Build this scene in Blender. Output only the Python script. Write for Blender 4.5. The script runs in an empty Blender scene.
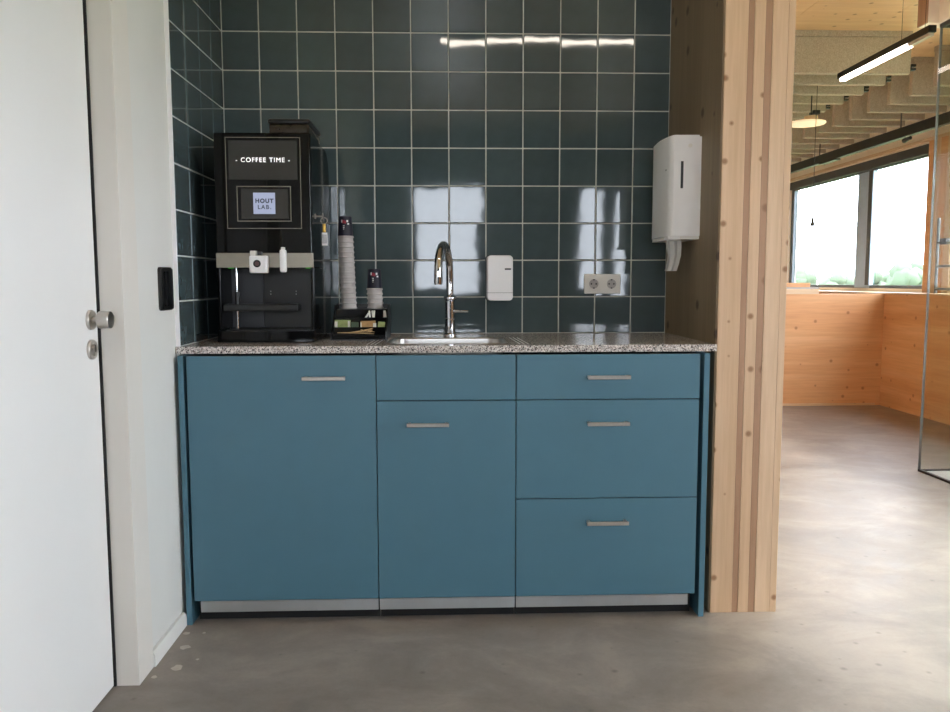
import bpy, bmesh, math, random
from mathutils import Vector, Matrix
random.seed(7)
S = bpy.context.scene
COL = S.collection
PI = math.pi

# ------------------------------------------------------------------ camera
YAW, PIT, ROL = .0356, -.0932, -.0018
FPX = 799.2
fw = Vector((math.sin(YAW)*math.cos(PIT), math.cos(YAW)*math.cos(PIT), math.sin(PIT)))
r0 = Vector((math.cos(YAW), -math.sin(YAW), 0)); u0 = r0.cross(fw)
rr = r0*math.cos(ROL) + u0*math.sin(ROL); uu = u0*math.cos(ROL) - r0*math.sin(ROL)
cd = bpy.data.cameras.new('camera'); cam = bpy.data.objects.new('camera', cd); COL.objects.link(cam)
cd.sensor_width = 36; cd.lens = FPX/950*36; cd.clip_start = .02; cd.clip_end = 500
M = Matrix((rr, uu, -fw)).transposed().to_4x4(); M.translation = Vector((.8556, -3.1934, 1.1192))
cam.matrix_world = M
S.camera = cam

# ------------------------------------------------------------------ sky, sun, exposure
SKY = 12.0
w = bpy.data.worlds.new('overcast_sky'); S.world = w; w.use_nodes = True
bg = w.node_tree.nodes['Background']
bg.inputs[0].default_value = (.885, .945, 1.05, 1); bg.inputs[1].default_value = SKY
sd = bpy.data.lights.new('sun', 'SUN'); sd.energy = 7.5; sd.angle = math.radians(6); sd.color = (1, .97, .93)
sun = bpy.data.objects.new('sun', sd); COL.objects.link(sun); sun.location = (20, -2, 14)
sun.rotation_euler = Vector((-1, .12, -.676)).to_track_quat('-Z', 'Y').to_euler()
S.view_settings.view_transform = 'Standard'; S.view_settings.look = 'None'
S.view_settings.exposure = 0.12; S.view_settings.gamma = 1; S.view_settings.use_curve_mapping = False
S.cycles.use_denoising = True
S.cycles.sample_clamp_indirect = 6
S.cycles.max_bounces = 10; S.cycles.diffuse_bounces = 6; S.cycles.transparent_max_bounces = 16

def portal(loc, sx, sy, direction):
    l = bpy.data.lights.new('window_portal', 'AREA'); l.shape = 'RECTANGLE'; l.size = sx; l.size_y = sy
    l.cycles.is_portal = True
    o = bpy.data.objects.new('window_portal', l); COL.objects.link(o); o.location = loc
    o.rotation_euler = Vector(direction).to_track_quat('-Z', 'Z').to_euler()

# ------------------------------------------------------------------ materials
def lin(r, g, b):
    f = lambda c: (c/255/12.92 if c/255 <= .04045 else ((c/255+.055)/1.055)**2.4)
    return (f(r), f(g), f(b), 1)
def new_mat(name):
    m = bpy.data.materials.new(name); m.use_nodes = True
    nt = m.node_tree; b = nt.nodes['Principled BSDF']
    return m, nt, b
def node(nt, t, **kw):
    n = nt.nodes.new(t)
    for k, v in kw.items():
        if k.startswith('i_'): n.inputs[k[2:].replace('_', ' ')].default_value = v
        else: setattr(n, k, v)
    return n
def coords(nt, scale, rot=(0, 0, 0), loc=(0, 0, 0)):
    tc = node(nt, 'ShaderNodeTexCoord'); mp = node(nt, 'ShaderNodeMapping')
    mp.inputs['Scale'].default_value = scale; mp.inputs['Rotation'].default_value = rot; mp.inputs['Location'].default_value = loc
    nt.links.new(tc.outputs['Object'], mp.inputs[0]); return mp.outputs[0]
def ramp(nt, src, stops, interp='LINEAR'):
    r = node(nt, 'ShaderNodeValToRGB'); r.color_ramp.interpolation = interp
    while len(r.color_ramp.elements) < len(stops): r.color_ramp.elements.new(.5)
    for e, (p, c) in zip(r.color_ramp.elements, stops): e.position = p; e.color = c
    nt.links.new(src, r.inputs[0]); return r.outputs[0]
def mix(nt, fac, a, b, mode='MIX'):
    n = node(nt, 'ShaderNodeMix', data_type='RGBA', blend_type=mode)
    for k, v in ((0, fac), (6, a), (7, b)):
        if hasattr(v, 'is_output'): nt.links.new(v, n.inputs[k])
        else: n.inputs[k].default_value = v
    return n.outputs[2]
def bump(nt, b, src, strength, dist):
    n = node(nt, 'ShaderNodeBump'); n.inputs['Strength'].default_value = strength; n.inputs['Distance'].default_value = dist
    nt.links.new(src, n.inputs['Height']); nt.links.new(n.outputs[0], b.inputs['Normal'])
def noise(nt, vec, scale, detail=4, rough=.5, dist=0):
    n = node(nt, 'ShaderNodeTexNoise'); n.inputs['Scale'].default_value = scale
    n.inputs['Detail'].default_value = detail; n.inputs['Roughness'].default_value = rough; n.inputs['Distortion'].default_value = dist
    nt.links.new(vec, n.inputs['Vector']); return n.outputs[0]
def plain(name, rgb, rough=.5, metal=0, var=.04, vs=30, spec=.5, coat=0):
    m, nt, b = new_mat(name)
    c = lin(*rgb); v = coords(nt, (1, 1, 1))
    f = noise(nt, v, vs)
    d = tuple(x*(1-var) for x in c[:3])+(1,); l = tuple(min(1, x*(1+var)) for x in c[:3])+(1,)
    nt.links.new(ramp(nt, f, [(.3, d), (.7, l)]), b.inputs['Base Color'])
    b.inputs['Roughness'].default_value = rough; b.inputs['Metallic'].default_value = metal
    b.inputs['Specular IOR Level'].default_value = spec; b.inputs['Coat Weight'].default_value = coat
    return m
def emit(name, rgb, strength, base=(200, 200, 200)):
    m, nt, b = new_mat(name)
    b.inputs['Base Color'].default_value = lin(*base)
    b.inputs['Emission Color'].default_value = lin(*rgb); b.inputs['Emission Strength'].default_value = strength
    return m
def wood(name, axis, dark, mid, light, knot=(95, 58, 30), rough=.55, knots=1.0, plane=(0, 2), kscale=1.0):
    m, nt, b = new_mat(name)
    st = [1, 1, 1]; st[axis] = .055
    v = coords(nt, tuple(s*1.0 for s in st))
    big = noise(nt, v, 9, 3, .5, .6)
    fine = noise(nt, v, 70, 3, .6, .2)
    c1 = ramp(nt, big, [(.3, lin(*dark)), (.5, lin(*mid)), (.7, lin(*light))])
    c2 = ramp(nt, fine, [(.35, (.86, .83, .8, 1)), (.65, (1, 1, 1, 1))])
    c = mix(nt, .7, c1, c2, 'MULTIPLY')
    sx_ = node(nt, 'ShaderNodeSeparateXYZ'); nt.links.new(coords(nt, (7*kscale,)*3), sx_.inputs[0])
    cb = node(nt, 'ShaderNodeCombineXYZ'); nt.links.new(sx_.outputs[plane[0]], cb.inputs[0]); nt.links.new(sx_.outputs[plane[1]], cb.inputs[1])
    vo = node(nt, 'ShaderNodeTexVoronoi', feature='F1', voronoi_dimensions='2D'); vo.inputs['Scale'].default_value = 1.0
    vo.inputs['Randomness'].default_value = 1
    nt.links.new(cb.outputs[0], vo.inputs['Vector'])
    sc_ = node(nt, 'ShaderNodeSeparateColor'); nt.links.new(vo.outputs['Color'], sc_.inputs[0])
    dd = node(nt, 'ShaderNodeMath', operation='ADD'); nt.links.new(vo.outputs['Distance'], dd.inputs[0])
    nt.links.new(ramp(nt, sc_.outputs[0], [(.22, (0, 0, 0, 1)), (.6, (.12, .12, .12, 1))]), dd.inputs[1])
    kf = ramp(nt, dd.outputs[0], [(.05, (.9, .9, .9, 1)), (.085, (.5, .5, .5, 1)), (.12, (0, 0, 0, 1))])
    if knots < 1:
        mm = node(nt, 'ShaderNodeMath', operation='MULTIPLY'); nt.links.new(kf, mm.inputs[0]); mm.inputs[1].default_value = knots; kf = mm.outputs[0]
    c = mix(nt, kf, c, lin(*knot))
    nt.links.new(c, b.inputs['Base Color']); b.inputs['Roughness'].default_value = rough
    bump(nt, b, fine, .15, .002)
    return m
def glass(name, tint=(.975, .98, .98), refl=1.5):
    m, nt, b = new_mat(name); nt.nodes.remove(b)
    out = nt.nodes['Material Output']
    t = node(nt, 'ShaderNodeBsdfTransparent'); t.inputs[0].default_value = (*tint, 1)
    g = node(nt, 'ShaderNodeBsdfGlossy'); g.inputs['Roughness'].default_value = .01; g.inputs[0].default_value = (1, 1, 1, 1)
    fr = node(nt, 'ShaderNodeFresnel'); fr.inputs[0].default_value = refl
    mx = node(nt, 'ShaderNodeMixShader')
    ge = node(nt, 'ShaderNodeNewGeometry'); iv = node(nt, 'ShaderNodeMath', operation='SUBTRACT'); iv.inputs[0].default_value = 1
    nt.links.new(ge.outputs['Backfacing'], iv.inputs[1]); ml = node(nt, 'ShaderNodeMath', operation='MULTIPLY')
    nt.links.new(fr.outputs[0], ml.inputs[0]); nt.links.new(iv.outputs[0], ml.inputs[1])
    nt.links.new(ml.outputs[0], mx.inputs[0]); nt.links.new(t.outputs[0], mx.inputs[1]); nt.links.new(g.outputs[0], mx.inputs[2])
    nt.links.new(mx.outputs[0], out.inputs[0]); return m

MT = {}
# glazed tile: dark slate teal, gently wavy glaze
m, nt, b = new_mat('glazed_tile'); v = coords(nt, (1, 1, 1))
oi = node(nt, 'ShaderNodeObjectInfo')
rnd = ramp(nt, oi.outputs['Random'], [(0, lin(68, 82, 85)), (1, lin(76, 91, 94))])
nt.links.new(mix(nt, .25, rnd, ramp(nt, noise(nt, v, 18, 5), [(.3, lin(62, 75, 78)), (.7, lin(84, 99, 102))])), b.inputs['Base Color'])
b.inputs['Roughness'].default_value = .045; b.inputs['IOR'].default_value = 1.56
bump(nt, b, noise(nt, v, 9, 1, .4), .025, .02); MT['tile'] = m
MT['grout'] = plain('grout', (196, 198, 192), .85, var=.08)
MT['teal'] = plain('teal_laminate', (73, 113, 131), .42, var=.025, vs=12)
MT['teal_edge'] = plain('teal_edge', (52, 98, 118), .45)
MT['carcass'] = plain('dark_carcass', (34, 40, 44), .6)
MT['black_void'] = plain('black_plinth', (16, 17, 18), .7)
# granite worktop
m, nt, b = new_mat('speckled_granite'); v = coords(nt, (1, 1, 1))
vo = node(nt, 'ShaderNodeTexVoronoi'); vo.inputs['Scale'].default_value = 330; nt.links.new(v, vo.inputs['Vector'])
sp = node(nt, 'ShaderNodeSeparateColor'); nt.links.new(vo.outputs['Color'], sp.inputs[0])
c = ramp(nt, sp.outputs[0], [(0, lin(70, 66, 66)), (.14, lin(140, 132, 128)), (.3, lin(198, 191, 185)), (.55, lin(230, 223, 216)), (.86, lin(174, 159, 150))], 'CONSTANT')
nt.links.new(c, b.inputs['Base Color']); b.inputs['Roughness'].default_value = .16; MT['granite'] = m
MT['steel'] = plain('brushed_steel', (196, 192, 186), .28, 1, vs=120)
MT['aluminium'] = plain('brushed_aluminium', (190, 194, 196), .38, .85, var=.08, vs=8)
MT['chrome'] = plain('polished_chrome', (225, 225, 228), .06, 1, var=.01)
MT['white_paint'] = plain('white_wall_paint', (222, 223, 219), .7, var=.015, vs=6)
MT['door_white'] = plain('white_door_laminate', (228, 229, 228), .5, var=.012, vs=4)
MT['frame_beige'] = plain('warm_white_frame_paint', (222, 219, 212), .5, var=.02, vs=5)
MT['white_plastic'] = plain('white_plastic', (244, 244, 245), .35, var=.01)
MT['cream_plastic'] = plain('cream_plastic', (236, 234, 228), .32, var=.01)
MT['grey_plastic'] = plain('dark_grey_plastic', (52, 54, 58), .4)
MT['black_gloss'] = plain('gloss_black', (7, 7, 8), .10, spec=.2, var=.1)
MT['black_glass'] = plain('black_glass_panel', (5, 5, 5), .05, spec=.18, var=.05)
MT['panel_grey'] = plain('dim_display_panel', (44, 42, 39), .22, var=.03)
MT['black_satin'] = plain('satin_black', (13, 14, 15), .35, var=.08)
MT['black_metal'] = plain('black_powder_coat', (24, 22, 21), .5)
MT['black_paper'] = plain('towel_paper', (205, 203, 198), .9, var=.03)
MT['gold_line'] = plain('thin_metal_line', (120, 114, 104), .35, .6)
MT['silver_band'] = plain('champagne_metal_band', (150, 144, 132), .38, .7, var=.05)
MT['brass'] = plain('brass', (200, 160, 80), .3, 1)
MT['cup_white'] = plain('ribbed_grey_cup', (188, 184, 182), .7, var=.05)
MT['cup_navy'] = plain('navy_cup_print', (26, 26, 44), .55, var=.08)
MT['cup_red'] = plain('red_print', (150, 40, 58), .6)
MT['badge_red'] = plain('badge_print', (92, 62, 62), .5)
MT['print_white'] = plain('white_print', (225, 225, 225), .6)
MT['sachet_green'] = plain('green_tea_sachet', (150, 164, 104), .5, var=.2, vs=90)
MT['sachet_white'] = plain('white_sachet', (226, 226, 216), .5)
MT['sachet_tan'] = plain('tan_sachet', (176, 140, 92), .6, var=.15, vs=80)
MT['stir_wood'] = plain('birch_stirrer', (206, 178, 130), .7, var=.1)
MT['smoke'] = plain('smoked_hopper', (44, 34, 26), .1, var=.3, vs=60)
MT['logo_dark'] = plain('dark_print', (40, 46, 60), .5)
MT['text_white'] = emit('lit_lettering', (255, 255, 255), .9, (255, 255, 255))
MT['logo_square'] = emit('lit_logo_square', (190, 200, 230), .62, (60, 60, 70))
MT['green_led'] = emit('green_led', (60, 190, 50), .5, (40, 90, 40))
MT['led'] = emit('led_strip_light', (255, 236, 222), 20.0)
MT['led_warm'] = emit('linear_lamp_light', (255, 242, 226), 24.0)
MT['lamp_disc'] = emit('warm_lamp_glow', (255, 225, 180), .55, (230, 220, 200))
MT['blank_cover'] = plain('pale_lamp_cover', (190, 178, 165), .4)
# concrete
m, nt, b = new_mat('polished_concrete'); v = coords(nt, (1, 1, 1), (.3, .2, 0), (0, 0, .371))
n1 = noise(nt, v, 1.3, 8, .62, .6); n2 = noise(nt, v, 11, 6, .6); n3 = noise(nt, v, 90, 3, .6)
c = ramp(nt, n1, [(.3, lin(114, 106, 99)), (.5, lin(134, 125, 117)), (.7, lin(156, 146, 136))])
c = mix(nt, .35, c, ramp(nt, n2, [(.3, lin(96, 91, 86)), (.7, lin(168, 160, 151))]))
c = mix(nt, .5, c, ramp(nt, n3, [(.4, (.85, .85, .85, 1)), (.6, (1, 1, 1, 1))]), 'MULTIPLY')
n4 = noise(nt, coords(nt, (.8, 1.15, 1), (.1, .2, .5), (0, 0, .217)), 3.2, 9, .66, .5)
c = mix(nt, .45, c, ramp(nt, n4, [(.36, lin(112, 104, 97)), (.5, lin(134, 125, 117)), (.64, lin(164, 154, 144))]))
vd = node(nt, 'ShaderNodeTexVoronoi', voronoi_dimensions='2D'); vd.inputs['Scale'].default_value = 9; nt.links.new(coords(nt, (1, 1, 1)), vd.inputs['Vector'])
vc = node(nt, 'ShaderNodeSeparateColor'); nt.links.new(vd.outputs['Color'], vc.inputs[0])
va = node(nt, 'ShaderNodeMath', operation='ADD'); nt.links.new(vd.outputs['Distance'], va.inputs[0])
nt.links.new(ramp(nt, vc.outputs[0], [(.0, (0, 0, 0, 1)), (.45, (.15, .15, .15, 1))]), va.inputs[1])
c = mix(nt, ramp(nt, va.outputs[0], [(.03, (.6, .6, .6, 1)), (.12, (0, 0, 0, 1))]), c, lin(92, 86, 81))
nt.links.new(c, b.inputs['Base Color'])
nt.links.new(ramp(nt, n2, [(.3, (.31, .31, .31, 1)), (.7, (.44, .44, .44, 1))]), b.inputs['Roughness'])
MT['concrete'] = m
MT['rear_grey'] = plain('grey_concrete_wall', (66, 66, 65), .8, vs=4, var=.1)
MT['paint_spot'] = plain('dried_paint', (196, 188, 180), .8)
MT['carpet'] = plain('grey_floor_covering', (176, 178, 178), .9, vs=200, var=.1)
MT['clt_light'] = wood('spruce_lamella', 2, (200, 167, 133), (208, 176, 143), (216, 187, 156), knot=(138, 98, 66), kscale=1.35)
MT['clt_dark'] = wood('spruce_lamella_endgrain', 2, (158, 122, 94), (168, 132, 104), (178, 142, 114), knot=(120, 84, 58), knots=.8)
MT['clt_grey'] = wood('grey_brown_spruce_lamella', 2, (122, 104, 80), (130, 112, 87), (140, 121, 95), knot=(70, 52, 36), plane=(1, 2), kscale=.8)
MT['clt_wallx'] = wood('spruce_panel', 0, (218, 160, 108), (226, 170, 118), (234, 184, 134), knot=(158, 100, 58), kscale=.95, knots=.8)
MT['clt_wally'] = wood('spruce_parapet', 1, (218, 162, 112), (226, 174, 124), (234, 188, 140), knot=(158, 100, 58), plane=(1, 2), kscale=.95, knots=.8)
MT['ceil_wood'] = wood('spruce_ceiling', 0, (228, 188, 146), (236, 198, 156), (242, 210, 172), rough=.35, knot=(140, 90, 50), knots=.8, plane=(0, 1))
MT['pale_wood'] = wood('pale_board', 0, (214, 180, 140), (226, 196, 158), (234, 208, 174), knots=.3)
MT['pale_wood_y'] = wood('pale_sill', 1, (206, 178, 142), (216, 190, 156), (226, 202, 170), knots=.2)
MT['column_wood'] = wood('column_spruce', 2, (214, 184, 148), (224, 196, 162), (232, 208, 178), knots=.5, plane=(1, 2))
MT['beige_panel'] = plain('beige_header_panel', (240, 230, 214), .6, var=.02)
# felt
m, nt, b = new_mat('grey_felt'); v = coords(nt, (1, 1, 1))
nt.links.new(mix(nt, .5, ramp(nt, noise(nt, v, 120, 3, .7), [(.35, lin(150, 138, 124)), (.65, lin(204, 191, 175))]),
                 ramp(nt, noise(nt, v, 35, 4, .7), [(.3, lin(158, 146, 131)), (.7, lin(196, 183, 167))])), b.inputs['Base Color'])
b.inputs['Roughness'].default_value = .95; MT['felt'] = m
MT['win_frame'] = plain('grey_window_frame', (92, 100, 108), .45, .2)
MT['mullion'] = plain('pale_blue_grey_mullion', (168, 190, 214), .45, .1)
MT['rack_grey'] = plain('galvanised_grey', (120, 124, 128), .5, .2)
MT['win_dark'] = plain('dark_window_trim', (66, 68, 68), .5)
MT['pane'] = glass('window_glass'); MT['glass_wall'] = glass('partition_glass', (.955, .965, .945), 1.2)
MT['glass_edge'] = plain('polished_glass_edge', (130, 134, 138), .15, var=.05)
MT['leaf'] = plain('tree_foliage', (80, 95, 76), .9, var=.2, vs=.6)
MT['bark'] = plain('tree_bark', (80, 70, 58), .9)
MT['grass'] = plain('field_grass', (96, 116, 72), .95, var=.15, vs=.05)

# ------------------------------------------------------------------ mesh helpers
def finish(bm, ang=32):
    bmesh.ops.recalc_face_normals(bm, faces=bm.faces)
    for f in bm.faces: f.smooth = True
    for e in bm.edges:
        if len(e.link_faces) == 2:
            a = e.calc_face_angle(0); p, q = (max(1e-12, f.calc_area()) for f in e.link_faces)
            if a > math.radians(ang) or (a > math.radians(8) and max(p, q) > 8*min(p, q)): e.smooth = False
def obj(name, bm, mat, parent=None, label=None, cat=None, group=None, kind=None, origin=None, ang=32):
    finish(bm, ang)
    me = bpy.data.meshes.new(name)
    o = bpy.data.objects.new(name, me); COL.objects.link(o)
    if parent is not None:
        o.parent = parent; org = Vector(parent.get('_o', (0, 0, 0)))
    else:
        if origin is None:
            xs = [v.co for v in bm.verts]
            lo = [min(v[i] for v in xs) for i in range(3)]; hi = [max(v[i] for v in xs) for i in range(3)]
            origin = ((lo[0]+hi[0])/2, (lo[1]+hi[1])/2, lo[2])
        org = Vector(origin); o.location = org
    o['_o'] = tuple(org)
    bmesh.ops.translate(bm, verts=bm.verts, vec=-org)
    bm.to_mesh(me); bm.free()
    for mm in (mat if isinstance(mat, (list, tuple)) else [mat]): me.materials.append(MT[mm])
    tagit(o, label, cat, group, kind); return o
def tagit(o, label=None, cat=None, group=None, kind=None):
    if label: o['label'] = label
    if cat: o['category'] = cat
    if group: o['group'] = group
    if kind: o['kind'] = kind
def thing(name, loc, label=None, cat=None, group=None, kind=None):
    o = bpy.data.objects.new(name, None); COL.objects.link(o); o.location = loc; o['_o'] = tuple(loc)
    o.empty_display_size = .05
    tagit(o, label, cat, group, kind); return o
def box(bm, x0, x1, y0, y1, z0, z1, bev=0, seg=2):
    vs = [bm.verts.new((x, y, z)) for x in (x0, x1) for y in (y0, y1) for z in (z0, z1)]
    F = [(0, 1, 3, 2), (4, 6, 7, 5), (0, 4, 5, 1), (2, 3, 7, 6), (0, 2, 6, 4), (1, 5, 7, 3)]
    fs = [bm.faces.new([vs[i] for i in f]) for f in F]
    bmesh.ops.recalc_face_normals(bm, faces=fs)
    if bev:
        es = list({e for f in fs for e in f.edges})
        bmesh.ops.bevel(bm, geom=es, offset=bev, segments=seg, affect='EDGES', profile=.5)
    return bm
def BX(*a, **k): return box(bmesh.new(), *a, **k)
def boxo(name, b, mat, parent=None, bev=0, seg=2, **k): return obj(name, BX(*b, bev=bev, seg=seg), mat, parent, **k)
def prism(bm, pts, a0, a1, axis):
    """closed polygon pts (2-D) pushed along axis from a0 to a1"""
    def P(p, a):
        l = list(p); l.insert(axis, a); return bm.verts.new(l)
    A = [P(p, a0) for p in pts]; B = [P(p, a1) for p in pts]; n = len(pts)
    bm.faces.new(A); bm.faces.new(B[::-1])
    for i in range(n): bm.faces.new((A[i], A[(i+1) % n], B[(i+1) % n], B[i]))
    return bm
def rrect(x0, x1, y0, y1, r, n=5):
    out = []
    for cx, cy, a in ((x1-r, y1-r, 0), (x0+r, y1-r, 90), (x0+r, y0+r, 180), (x1-r, y0+r, 270)):
        for k in range(n+1):
            t = math.radians(a+90*k/n); out.append((cx+r*math.cos(t), cy+r*math.sin(t)))
    return out
def lathe(bm, prof, c, axis=2, n=24, caps=True):
    """prof: list of (radius, height along axis)"""
    rings = []
    for r, h in prof:
        ring = []
        for k in range(n):
            a = 2*PI*k/n; p = [r*math.cos(a), r*math.sin(a)]; p.insert(axis, h)
            ring.append(bm.verts.new((c[0]+p[0], c[1]+p[1], c[2]+p[2])))
        rings.append(ring)
    for A, B in zip(rings, rings[1:]):
        for k in range(n): bm.faces.new((A[k], A[(k+1) % n], B[(k+1) % n], B[k]))
    if caps: bm.faces.new(rings[0][::-1]); bm.faces.new(rings[-1])
    return bm
def tube(bm, pts, r, n=12):
    pts = [Vector(p) for p in pts]; rad = r if isinstance(r, (list, tuple)) else [r]*len(pts)
    T0 = (pts[1]-pts[0]).normalized(); up = Vector((0, 0, 1)) if abs(T0.z) < .9 else Vector((1, 0, 0))
    N = T0.cross(up).normalized(); rings = []
    for i, p in enumerate(pts):
        T = (pts[min(i+1, len(pts)-1)]-pts[max(i-1, 0)]).normalized()
        N = (N-T*N.dot(T)).normalized(); Bn = T.cross(N)
        rings.append([bm.verts.new(p+(N*math.cos(2*PI*k/n)+Bn*math.sin(2*PI*k/n))*rad[i]) for k in range(n)])
    for A, B in zip(rings, rings[1:]):
        for k in range(n): bm.faces.new((A[k], A[(k+1) % n], B[(k+1) % n], B[k]))
    bm.faces.new(rings[0][::-1]); bm.faces.new(rings[-1]); return bm
def wall_holes(axis, p0, p1, u0, u1, z0, z1, holes):
    """wall slab (constant axis from p0 to p1) spanning u0..u1, z0..z1, with rectangular openings (ua,ub,za,zb)"""
    bm = bmesh.new()
    us = sorted({u0, u1, *[h[0] for h in holes], *[h[1] for h in holes]}); zs = sorted({z0, z1, *[h[2] for h in holes], *[h[3] for h in holes]})
    for a, b in zip(us, us[1:]):
        run = None
        for c, d in zip(zs, zs[1:]):
            hole = any(h[0] <= a+1e-6 and b-1e-6 <= h[1] and h[2] <= c+1e-6 and d-1e-6 <= h[3] for h in holes)
            if not hole: run = (run[0] if run else c, d)
            if (hole or d == zs[-1]) and run:
                if axis == 0: box(bm, p0, p1, a, b, run[0], run[1])
                else: box(bm, a, b, p0, p1, run[0], run[1])
                run = None
    return bm
def text_mesh(name, body, size, loc, mat, parent, ext=.0006, offset=0, spacing=1.0, align='CENTER', kind=None):
    cu = bpy.data.curves.new(name, 'FONT'); cu.body = body; cu.size = size; cu.extrude = ext; cu.offset = offset
    cu.align_x = align; cu.align_y = 'CENTER'; cu.space_character = spacing
    t = bpy.data.objects.new(name, cu); COL.objects.link(t)
    dg = bpy.context.evaluated_depsgraph_get(); dg.update()
    me = bpy.data.meshes.new_from_object(t.evaluated_get(dg)); bpy.data.objects.remove(t)
    me.transform(Matrix.Translation(Vector(loc)-Vector(parent['_o'])) @ Matrix.Rotation(PI/2, 4, 'X'))
    me.materials.clear(); me.materials.append(MT[mat])
    o = bpy.data.objects.new(name, me); COL.objects.link(o); o.parent = parent; o['_o'] = parent['_o']; return o

# ================================================================== THE SETTING
CE = 2.8
boxo('floor', (-.3, 5.35, -6.1, 7.1, -.2, 0), 'concrete', kind='structure', origin=(0, 0, 0))
floor = bpy.data.objects['floor']
ceiling = boxo('ceiling', (-.3, 5.35, -6.1, 7.1, CE+.012, CE+.2), 'ceil_wood', kind='structure', origin=(0, 0, CE))
x = -.25; k = 0
while x < 5.0:
    wd = .42 if x < 3.2 else .18
    boxo('ceiling_board', (x+.0008, x+wd-.0008, -6.0, 7.0, CE+.001*(k % 2), CE+.0125), 'ceil_wood', ceiling)
    x += wd; k += 1

# --- tiled back wall
P = .1454; ZT = 2.0749; X1 = .1413; W = 1.737; ZC = .912
wb = boxo('wall_back', (-.25, W, .002, .16, 0, CE), 'grout', kind='structure', origin=(0, 0, 0))
G = .0022
def tile_mesh(wd, ht):
    return BX(-wd/2+G, wd/2-G, 0, .009, -ht/2+G, ht/2-G, bev=.0022, seg=2)
cache = {}
def tile(parent, cx, cy, cz, wd, ht, rotz):
    key = (round(wd, 4), round(ht, 4))
    if key not in cache:
        bm = tile_mesh(wd, ht); finish(bm, 60); me = bpy.data.meshes.new('tile'); bm.to_mesh(me); bm.free(); me.materials.append(MT['tile']); cache[key] = me
    o = bpy.data.objects.new('tile', cache[key]); COL.objects.link(o); o.parent = parent
    o.location = Vector((cx, cy, cz))-Vector(parent['_o'])
    s = .0022
    o.rotation_euler = (random.gauss(0, s), 0, rotz+random.gauss(0, s))
zrows = [ZT+k*P for k in range(5, -9, -1)]
xcols = [0]+[X1+k*P for k in range(11)]+[W]
for a, b_ in zip(xcols, xcols[1:]):
    for zt, zb in zip(zrows, zrows[1:]): tile(wb, (a+b_)/2, 0, (zt+zb)/2, b_-a, zt-zb, 0)
# --- left wall: tiled part, painted part, door
wl = obj('wall_left', wall_holes(0, -.3, -.012, -6.0, .16, 0, CE, [(-2.02, -.922, 0, 2.36)]), 'white_paint', kind='structure', origin=(0, 0, 0))
boxo('tile_backing', (-.0121, -.002, -.6, 0.002, .86, CE), 'grout', wl)
ycols = [0, -.1465, -.293, -.4465, -.598]
for a, b_ in zip(ycols, ycols[1:]):
    for zt, zb in zip(zrows, zrows[1:]): tile(wl, 0, (a+b_)/2, (zt+zb)/2, a-b_, zt-zb, PI/2)
boxo('tile_edge_trim', (-.0122, .0005, -.6035, -.5985, ZC, CE), 'white_plastic', wl)
bb = prism(bmesh.new(), [(-.012, 0), (.002, 0), (.002, .034), (-.004, .044), (-.012, .046)], -.922, -.64, 1)
# prism along Y expects (x,z)
obj('baseboard_left', bb, 'white_paint', kind='structure')
tf = thing('trim_1', (-.05, -1.5, 0), kind='structure')
for nm, b_ in (('jamb', (-.2, -.003, -1.031, -.922, 0, 2.36)), ('jamb', (-.2, -.003, -2.02, -1.965, 0, 2.36)), ('head_jamb', (-.2, -.003, -1.965, -1.031, 2.3, 2.36))):
    boxo(nm, b_, 'frame_beige', tf, bev=.0015)
boxo('door_stop', (-.16, -.118, -1.041, -1.031, 0, 2.3), 'black_void', tf)
boxo('gap_shade', (-.112, -.0652, -1.0378, -1.0312, 0.002, 2.3), 'black_void', tf)  # black strip added to draw the shadow gap along the door leaf
dr = thing('door_1', (-.09, -1.5, 0), kind='structure')
boxo('door_leaf', (-.112, -.07, -1.962, -1.0395, .006, 2.296), 'door_white', dr, bev=.0015)
kn = obj('door_knob', lathe(bmesh.new(), [(.0085, 0), (.0085, .022), (.021, .023), (.0225, .025), (.0225, .052), (.021, .0535)], (-.0695, -1.083, 1.021), 0, 32), 'steel', dr)
obj('rose', lathe(bmesh.new(), [(.0262, 0), (.0262, .006), (.025, .0075)], (-.07, -1.083, 1.021), 0, 32), 'steel', kn)
lk = obj('lock_rose', lathe(bmesh.new(), [(.0262, 0), (.0262, .006), (.025, .0075)], (-.07, -1.085, .944), 0, 32), 'steel', dr)
bm = lathe(bmesh.new(), [(.0085, 0), (.0085, .012)], (-.07, -1.085, .949), 0, 20); box(bm, -.07, -.058, -1.0895, -1.0805, .928, .949)
obj('lock_cylinder', bm, 'steel', lk)
boxo('keyway', (-.0585, -.0572, -1.086, -1.084, .938, .956), 'black_void', lk)

# --- right wall of the niche: cross laminated timber, five lamellas seen on its end
TH = .231; YW = -.609
wr = thing('wall_right', (W, YW, 0), kind='structure')
fr = [0, .345, .43, .585, .68, .9, 1]
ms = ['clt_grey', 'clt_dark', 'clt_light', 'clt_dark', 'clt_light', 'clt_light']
for i in range(6):
    m_ = ms[i]
    if i == 0:
        boxo('lamella', (W, W+.006, YW+.004, 6.9, 0, CE), 'clt_grey', wr)  # thin, darker grey-brown face towards the niche
        boxo('lamella', (W+.006, W+TH*fr[1]-.0003, YW, 6.9, 0, CE), 'clt_light', wr, bev=.001)
    else:
        boxo('lamella', (W+TH*fr[i]+.0003, W+TH*fr[i+1]-.0003, YW+(.0008 if m_ == 'clt_dark' else 0), 6.9, 0, CE), m_, wr, bev=.0008)

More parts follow.
